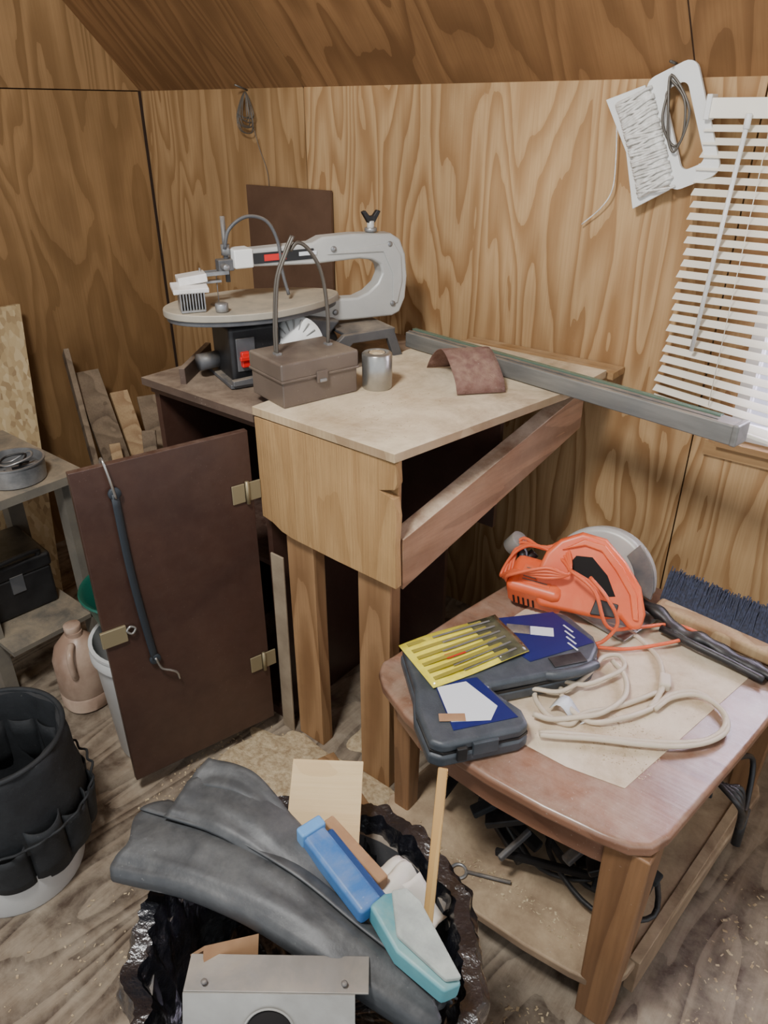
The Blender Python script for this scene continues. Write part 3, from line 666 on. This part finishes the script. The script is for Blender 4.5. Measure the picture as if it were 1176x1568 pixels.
for k in range(4):
    e=.009*k
    tube("cord_wrap",[(-.73+e,1.36,.60),(-.715,1.39+e,.655+e),(-.67+e,1.40,.69),(-.60,1.39+e,.69+e),(-.555,1.355,.68),(-.60,1.325,.665+e),(-.68,1.33-e,.65)],.0042,M['orangecord'],oc,cyc=True)
tube("cord_run",[(-.50,1.34,.70),(-.45,1.32,.68),(-.42,1.33,.62),(-.44,1.31,.57),(-.47,1.29,.56),(-.40,1.34,.552),(-.33,1.41,.56),(-.29,1.47,.565)],.0042,M['orangecord'],oc)
tube("cord_run_2",[(-.55,1.34,.70),(-.48,1.325,.68),(-.44,1.33,.60),(-.40,1.41,.57),(-.34,1.48,.565),(-.27,1.49,.56)],.0042,M['orangecord'],oc)
cc=grp("cream_extension_cord")
P=[(-.50,1.40),(-.42,1.41),(-.35,1.38),(-.31,1.33),(-.29,1.27),(-.30,1.23),(-.34,1.16),(-.38,1.10),(-.39,1.06),(-.43,1.05),(-.475,1.08),(-.50,1.12)]
tube("run_1",[(x,y,.548+.004*(i%2)) for i,(x,y) in enumerate(P)],.0055,M['cream'],cc)
P=[(-.425,1.0),(-.40,1.015),(-.34,1.055),(-.27,1.095),(-.205,1.14),(-.165,1.19),(-.152,1.24),(-.175,1.285),(-.225,1.30),(-.265,1.26),(-.28,1.205),(-.31,1.14),(-.36,1.09),(-.42,1.10),(-.45,1.14)]
tube("run_2",[(x,y,.549+.006*math.sin(i*1.3)**2) for i,(x,y) in enumerate(P)],.0055,M['cream'],cc)
tube("run_3",[(x+.006,y-.008,.555) for i,(x,y) in enumerate(P[:11])],.005,M['cream'],cc)
P=[(-.40,1.28),(-.36,1.25),(-.335,1.19),(-.35,1.12),(-.38,1.08),(-.42,1.04),(-.455,1.03)]
tube("run_4",[(x,y,.558) for x,y in P],.0055,M['cream'],cc)
P=[(-.45,1.15),(-.41,1.17),(-.385,1.22),(-.37,1.27),(-.395,1.30),(-.42,1.27),(-.42,1.20),(-.44,1.12),(-.49,1.09)]
tube("run_5",[(x,y,.562) for x,y in P],.005,M['cream'],cc)
box("plug",(-.288,1.285,.557),(.024,.04,.02),M['cream'],cc,rot=20,bevel=.005)
tube("plug_tail",[(-.285,1.27,.557),(-.283,1.23,.552),(-.285,1.20,.55)],.006,M['cream'],cc)
def tagf(u,v): 
    return Vector((-.44+.07*u,1.07+.035*v+.01*u,.553+.016*math.sin(u*6)))
grid("warning_tag",tagf,10,3,M['label'],cc,.001)
bs=grp("black_tool_strap")
tube("strap",[(-.44,1.50,.575),(-.38,1.49,.575),(-.32,1.465,.56),(-.27,1.46,.57),(-.21,1.455,.56),(-.14,1.45,.555),(-.07,1.44,.553)],lambda t:.020-.006*math.sin(t*20)**2,M['black'],bs,flat=.7)
tube("strap_edge",[(-.36,1.455,.56),(-.28,1.435,.565),(-.20,1.43,.56),(-.13,1.425,.553)],.009,M['black'],bs)
br=grp("bench_brush")
beam("wood_block",(-.40,1.535,.562),(-.075,1.50,.562),.045,.03,M['scrap'],br,.008)
bv=[];bfc=[]
for i in range(3200):
    t=random.random(); k=random.random()
    base=Vector((-.40,1.55,.556+.02*k)).lerp(Vector((-.08,1.515,.556+.02*k)),t)
    tip=base+Vector((random.uniform(-.010,.010),.06+random.uniform(-.01,.008),.030+.02*k+random.uniform(-.008,.008)))
    wv=Vector((.0013,0,0)); q=len(bv)
    bv+=[base-wv,base+wv,tip+wv,tip-wv]; bfc.append((q,q+1,q+2,q+3))
mesh("bristles",bv,bfc,M['bristle'],br)
# ---------------------------------------------------------------- trash can with bag and rubbish
tc=grp("trash_can")
TC=(-.465,.405)
lathe("can",[(0,0),(.165,0),(.175,.01),(.212,.57),(.216,.575),(.205,.575),(.168,.02),(0,.015)],(TC[0],TC[1],0),M['darkgrey'],tc)
def bagf(p,a,i):
    r=math.hypot(p.x,p.y)
    if r<.01: return p
    q=Vector((math.cos(a)*3.2,math.sin(a)*3.2,p.z*7))
    k=.018*noise.noise(q)+.014*(abs(noise.noise(q*2.3))-.25)+.008*(abs(noise.noise(q*5.5))-.25)
    dz=.012*noise.noise(q*1.1+Vector((5,0,0)))
    return Vector((p.x*(r+k)/r,p.y*(r+k)/r,p.z+dz))
base=[(.222,.16),(.232,.22),(.228,.30),(.236,.38),(.232,.46),(.242,.54),(.248,.585),(.238,.612),(.216,.610),(.205,.575),(.198,.52),(.192,.46),(.185,.42),(.12,.40),(0,.41)]
prof=[]
for i in range(len(base)-1):
    for j in range(5):
        t=j/5; prof.append((base[i][0]*(1-t)+base[i+1][0]*t,base[i][1]*(1-t)+base[i+1][1]*t))
prof.append(base[-1])
lathe("bag",prof,(TC[0],TC[1],0),M['bag'],tc,fn=bagf,seg=260)
tpg=grp("roofing_felt_roll")
def roll(name,path,hw,hh,turns,ph,seed,grow=.22,nu=60,nv=70):
    def f_(u,v):
        p=slerp(path,u); q=slerp(path,min(u+.02,1)); o=slerp(path,max(u-.02,0)); t=(q-o).normalized()
        sd=Vector((0,0,1)).cross(t).normalized(); upv=t.cross(sd)
        n_=len(hw)-1; x=u*n_; i=min(int(x),n_-1); x-=i
        a_=hw[i]*(1-x)+hw[i+1]*x; b_=hh[i]*(1-x)+hh[i+1]*x
        an=ph+v*turns*2*math.pi; g_=1-grow*(1-v)
        cs_=math.cos(an); sn_=math.sin(an)
        cs_=math.copysign(abs(cs_)**.85,cs_); sn_=math.copysign(abs(sn_)**.8,sn_)
        w_=.003*noise.noise(Vector((u*5,cs_*1.5,seed)))+.003*noise.noise(Vector((u*3,sn_*3+cs_*2,seed+4)))
        e_=.02*noise.noise(Vector((cs_*1.3,sn_*1.3+v*2,seed+9)))*((1-u)**6+u**6)
        return p+sd*(a_*g_*cs_)+upv*((b_*g_)*sn_+w_)+t*e_
    grid(name,f_,nu,nv,M['sheet'],tpg,.0028)
roll("outer_roll",[(-.735,.335,.662),(-.62,.375,.668),(-.50,.398,.668),(-.38,.413,.650),(-.265,.43,.622)],
     [.072,.062,.053,.043,.032],[.027,.030,.031,.028,.025],1.25,-.4,2)
roll("inner_roll",[(-.725,.42,.690),(-.64,.445,.695),(-.54,.452,.684),(-.44,.447,.662)],
     [.050,.050,.040,.028],[.011,.014,.016,.014],1.1,2.4,7,nu=40,nv=50)
def flap(u,v):
    a=slerp([(-.735,.43,.697),(-.64,.46,.706),(-.54,.455,.694)],u); b_=slerp([(-.735,.475,.712),(-.66,.50,.712),(-.57,.49,.695)],u)
    p=a.lerp(b_,v); p.z+=.004*noise.noise(Vector((u*4,v*3,2))); return p
grid("loose_flap",flap,24,8,M['sheet'],tpg,.0025)
box("plywood_offcut",None,(.112,.155,.006),ply("birch_offcut",(220,194,148),(196,164,116),(2,4,1),5,(4,110,1),.6),bevel=.001,
    mw=T(-.560,.548,.652)@RZ(36)@RX(32))
beam("wood_stick",(-.335,.505,.60),(-.395,.62,.80),.014,.006,ply("stick_wood",(206,170,110),(180,136,80),(1,5,5),4,(5,100,100),.6))
bl=grp("blue_plastic_channel")
beam("channel",(-.525,.482,.700),(-.385,.452,.688),.036,.032,M['blue'],bl,.007)
beam("channel_side",(-.51,.503,.686),(-.375,.474,.674),.016,.028,mt("dark_blue_plastic",(30,62,110),.4),bl,.005)
beam("channel_end",(-.529,.483,.704),(-.511,.479,.703),.040,.036,mt("pale_blue_plastic",(96,146,196),.4),bl,.004)
tl=grp("grout_float")
fo=[(-.392,.450),(-.388,.475),(-.370,.498),(-.340,.496),(-.248,.452),(-.259,.430),(-.33,.428)]
FT=T(-.32,.46,.662)@RY(7)@T(.32,-.46,0)
prism("teal_body",fo,0.0,.034,M['teal'],tl,mw=FT,bevel=.005)
prism("foam_face",[(-.380,.480),(-.368,.496),(-.343,.494),(-.251,.453),(-.264,.438),(-.34,.440)],.0345,.044,M['foam'],tl,mw=FT,bevel=.003)
beam("wood_moulding",(-.535,.530,.665),(-.41,.507,.66),.018,.026,M['card'],None,.003)
pp=grp("crumpled_papers")
for k,(x,y,z) in enumerate(((-.43,.53,.62),(-.40,.525,.625),(-.375,.53,.615))):
    def pf(u,v,x=x,y=y,z=z,k=k):
        return Vector((x+(u-.5)*.05+.01*v,y+(v-.5)*.07,z+.03*math.sin(u*3+k)+.012*noise.noise(Vector((u*3,v*3,k)))))
    grid("sheet",pf,8,8,M['paper'],pp,.001)
tri=grp("cardboard_tube")
a0=Vector((-.52,.275,.655)); a1=Vector((-.49,.335,.635))
X=(a1-a0).normalized(); Yv=Vector((0,0,1)).cross(X).normalized(); Zv=X.cross(Yv)
Tt=[Yv*.035-Zv*.02,-Yv*.035-Zv*.02,Zv*.042]; Ti=[q*.8 for q in Tt]
v=[a0+q for q in Tt]+[a0+q for q in Ti]+[a1+q for q in Tt]+[a1+q for q in Ti]; f=[]
for i in range(3):
    j=(i+1)%3; f+=[(i,j,3+j,3+i),(i,6+i,6+j,j),(3+i,3+j,9+j,9+i),(6+i,9+i,9+j,6+j)]
mesh("triangular_sleeve",v,f,M['card'],tri)
mp=grp("sheet_metal_bracket")
beam("top_flange",(-.515,.257,.678),(-.343,.396,.672),.045,.003,M['sheetmetal'],mp,.001)
bd=(Vector((-.338,.40,0))-Vector((-.515,.257,0))).normalized(); bn=Vector((bd.y,-bd.x,0))
q0=Vector((-.515,.257,.678))+bn*.023; q1=Vector((-.338,.40,.672))+bn*.023
q1=q0+(q1-q0)*.90
dn=bn*.05+Vector((0,0,-.10))
mesh("front_plate",[q0,q1,q1+dn,q0+dn],[(0,1,2,3)],M['dirtymetal'],mp,solid=.003)
nf=(q1-q0).normalized().cross(dn).normalized()
if nf.z<0: nf=-nf
ctr=(q0+q1)/2+dn*.42
HM=Matrix.Translation(ctr+nf*.002)@nf.to_track_quat('Z','Y').to_matrix().to_4x4()
cyl("hole",None,.028,.002,M['dark'],mp,mw=HM,bevel=.0003)
lathe("hole_ring",[(.028,0),(.032,.002),(.030,.003),(.028,.0)],None,M['dirtymetal'],mp,mw=HM)
for t in(.08,.9): cyl("screw",q0.lerp(q1,t)+Vector((0,.012,.006)),.004,.004,M['darkgrey'],mp,seg=10)
# ---------------------------------------------------------------- sawdust + floor offcuts
def heap(name,cx,cy,rx,ry,h,seed):
    v=[];f=[];nr,ns=16,64
    for i in range(nr+1):
        for j in range(ns):
            a=2*math.pi*j/ns; rr_=i/nr*(1+.45*noise.noise(Vector((math.cos(a)*1.8,math.sin(a)*1.8,seed))))
            x=cx+rx*rr_*math.cos(a); y=cy+ry*rr_*math.sin(a)
            z=h*(1-(i/nr)**1.3)*(1+.6*noise.noise(Vector((x*14,y*14,seed))))+.0005
            if i==nr: z=.0
            v.append((x,y,z))
    for i in range(nr):
        for j in range(ns): f.append((i*ns+j,i*ns+(j+1)%ns,(i+1)*ns+(j+1)%ns,(i+1)*ns+j))
    return mesh(name,v,f,M['sawdust'],smooth=True)
heap("sawdust_pile",-1.03,.99,.25,.10,.018,1)
heap("sawdust_pile",-1.17,.88,.14,.22,.014,4)
heap("sawdust_pile",-.98,1.25,.10,.12,.03,2)
def chips(n_,x0,x1,y0,y1,z,s0,s1):
    sv=[];sf=[]
    for i in range(n_):
        x=random.uniform(x0,x1);y=random.uniform(y0,y1);a=random.uniform(0,6.28);l=random.uniform(s0,s1);w_=l*random.uniform(.25,.7)
        u=Vector((math.cos(a),math.sin(a),random.uniform(-.2,.2)))*l; v_=Vector((-math.sin(a),math.cos(a),random.uniform(0,.3)))*w_
        c_=Vector((x,y,z+l*.25)); q=len(sv); sv.extend([c_-u-v_,c_+u-v_,c_+u+v_,c_-u+v_]); sf.append((q,q+1,q+2,q+3))
    mesh("wood_shavings",sv,sf,M['sawdust'])
chips(900,-1.35,-.80,.62,1.05,0.001,.001,.005)
chips(350,-.75,-.22,.65,.85,0.001,.001,.005)
chips(250,-.08,.15,.7,1.4,0.001,.001,.005)
chips(250,-1.2,-.75,.1,.6,0.001,.001,.004)
chips(200,-.68,-.25,.93,.98,.1205,.001,.004)
chips(300,-.35,-.22,1.02,1.15,.5415,.0006,.002)
chips(250,-1.08,-.86,1.1,1.40,.9995,.0006,.002)
beam("floor_offcut_wood",(-1.05,1.045,.02),(-.84,.965,.02),.05,.035,M['stud'],None)
lp=grp("leaning_panel_strip")
beam("strip",(-1.232,1.082,.0),(-1.225,1.082,.60),.045,.006,M['oldcard'],lp,up=(0,1,0))
# ---------------------------------------------------------------- light, world, camera
wd=bpy.data.worlds.new("world"); SC.world=wd; wd.use_nodes=True
bg=wd.node_tree.nodes["Background"]; bg.inputs[0].default_value=(.89,.94,1,1); bg.inputs[1].default_value=1.3
def area(name,loc,tgt,size,power,col):
    l=bpy.data.lights.new(name,'AREA'); l.size=size; l.energy=power; l.color=col
    o=bpy.data.objects.new(name,l); SC.collection.objects.link(o); o.location=loc
    o.rotation_euler=(Vector(tgt)-Vector(loc)).to_track_quat('-Z','Y').to_euler(); return o
area("ceiling_lamp",(-.65,-.05,2.55),(-1.0,1.1,.9),.32,52,(1,.99,.97))
area("window_daylight",(.0,2.35,1.45),(-.1,1.0,.7),.8,45,(.88,.9,1))
cam=bpy.data.cameras.new("camera"); co=bpy.data.objects.new("camera",cam); SC.collection.objects.link(co)
cam.sensor_fit='VERTICAL'; cam.sensor_height=36; cam.lens=36*1132/1568; cam.clip_start=.02
co.location=(0,0,1.6); co.rotation_euler=(math.radians(90-28.5),0,math.radians(38.9))
SC.camera=co
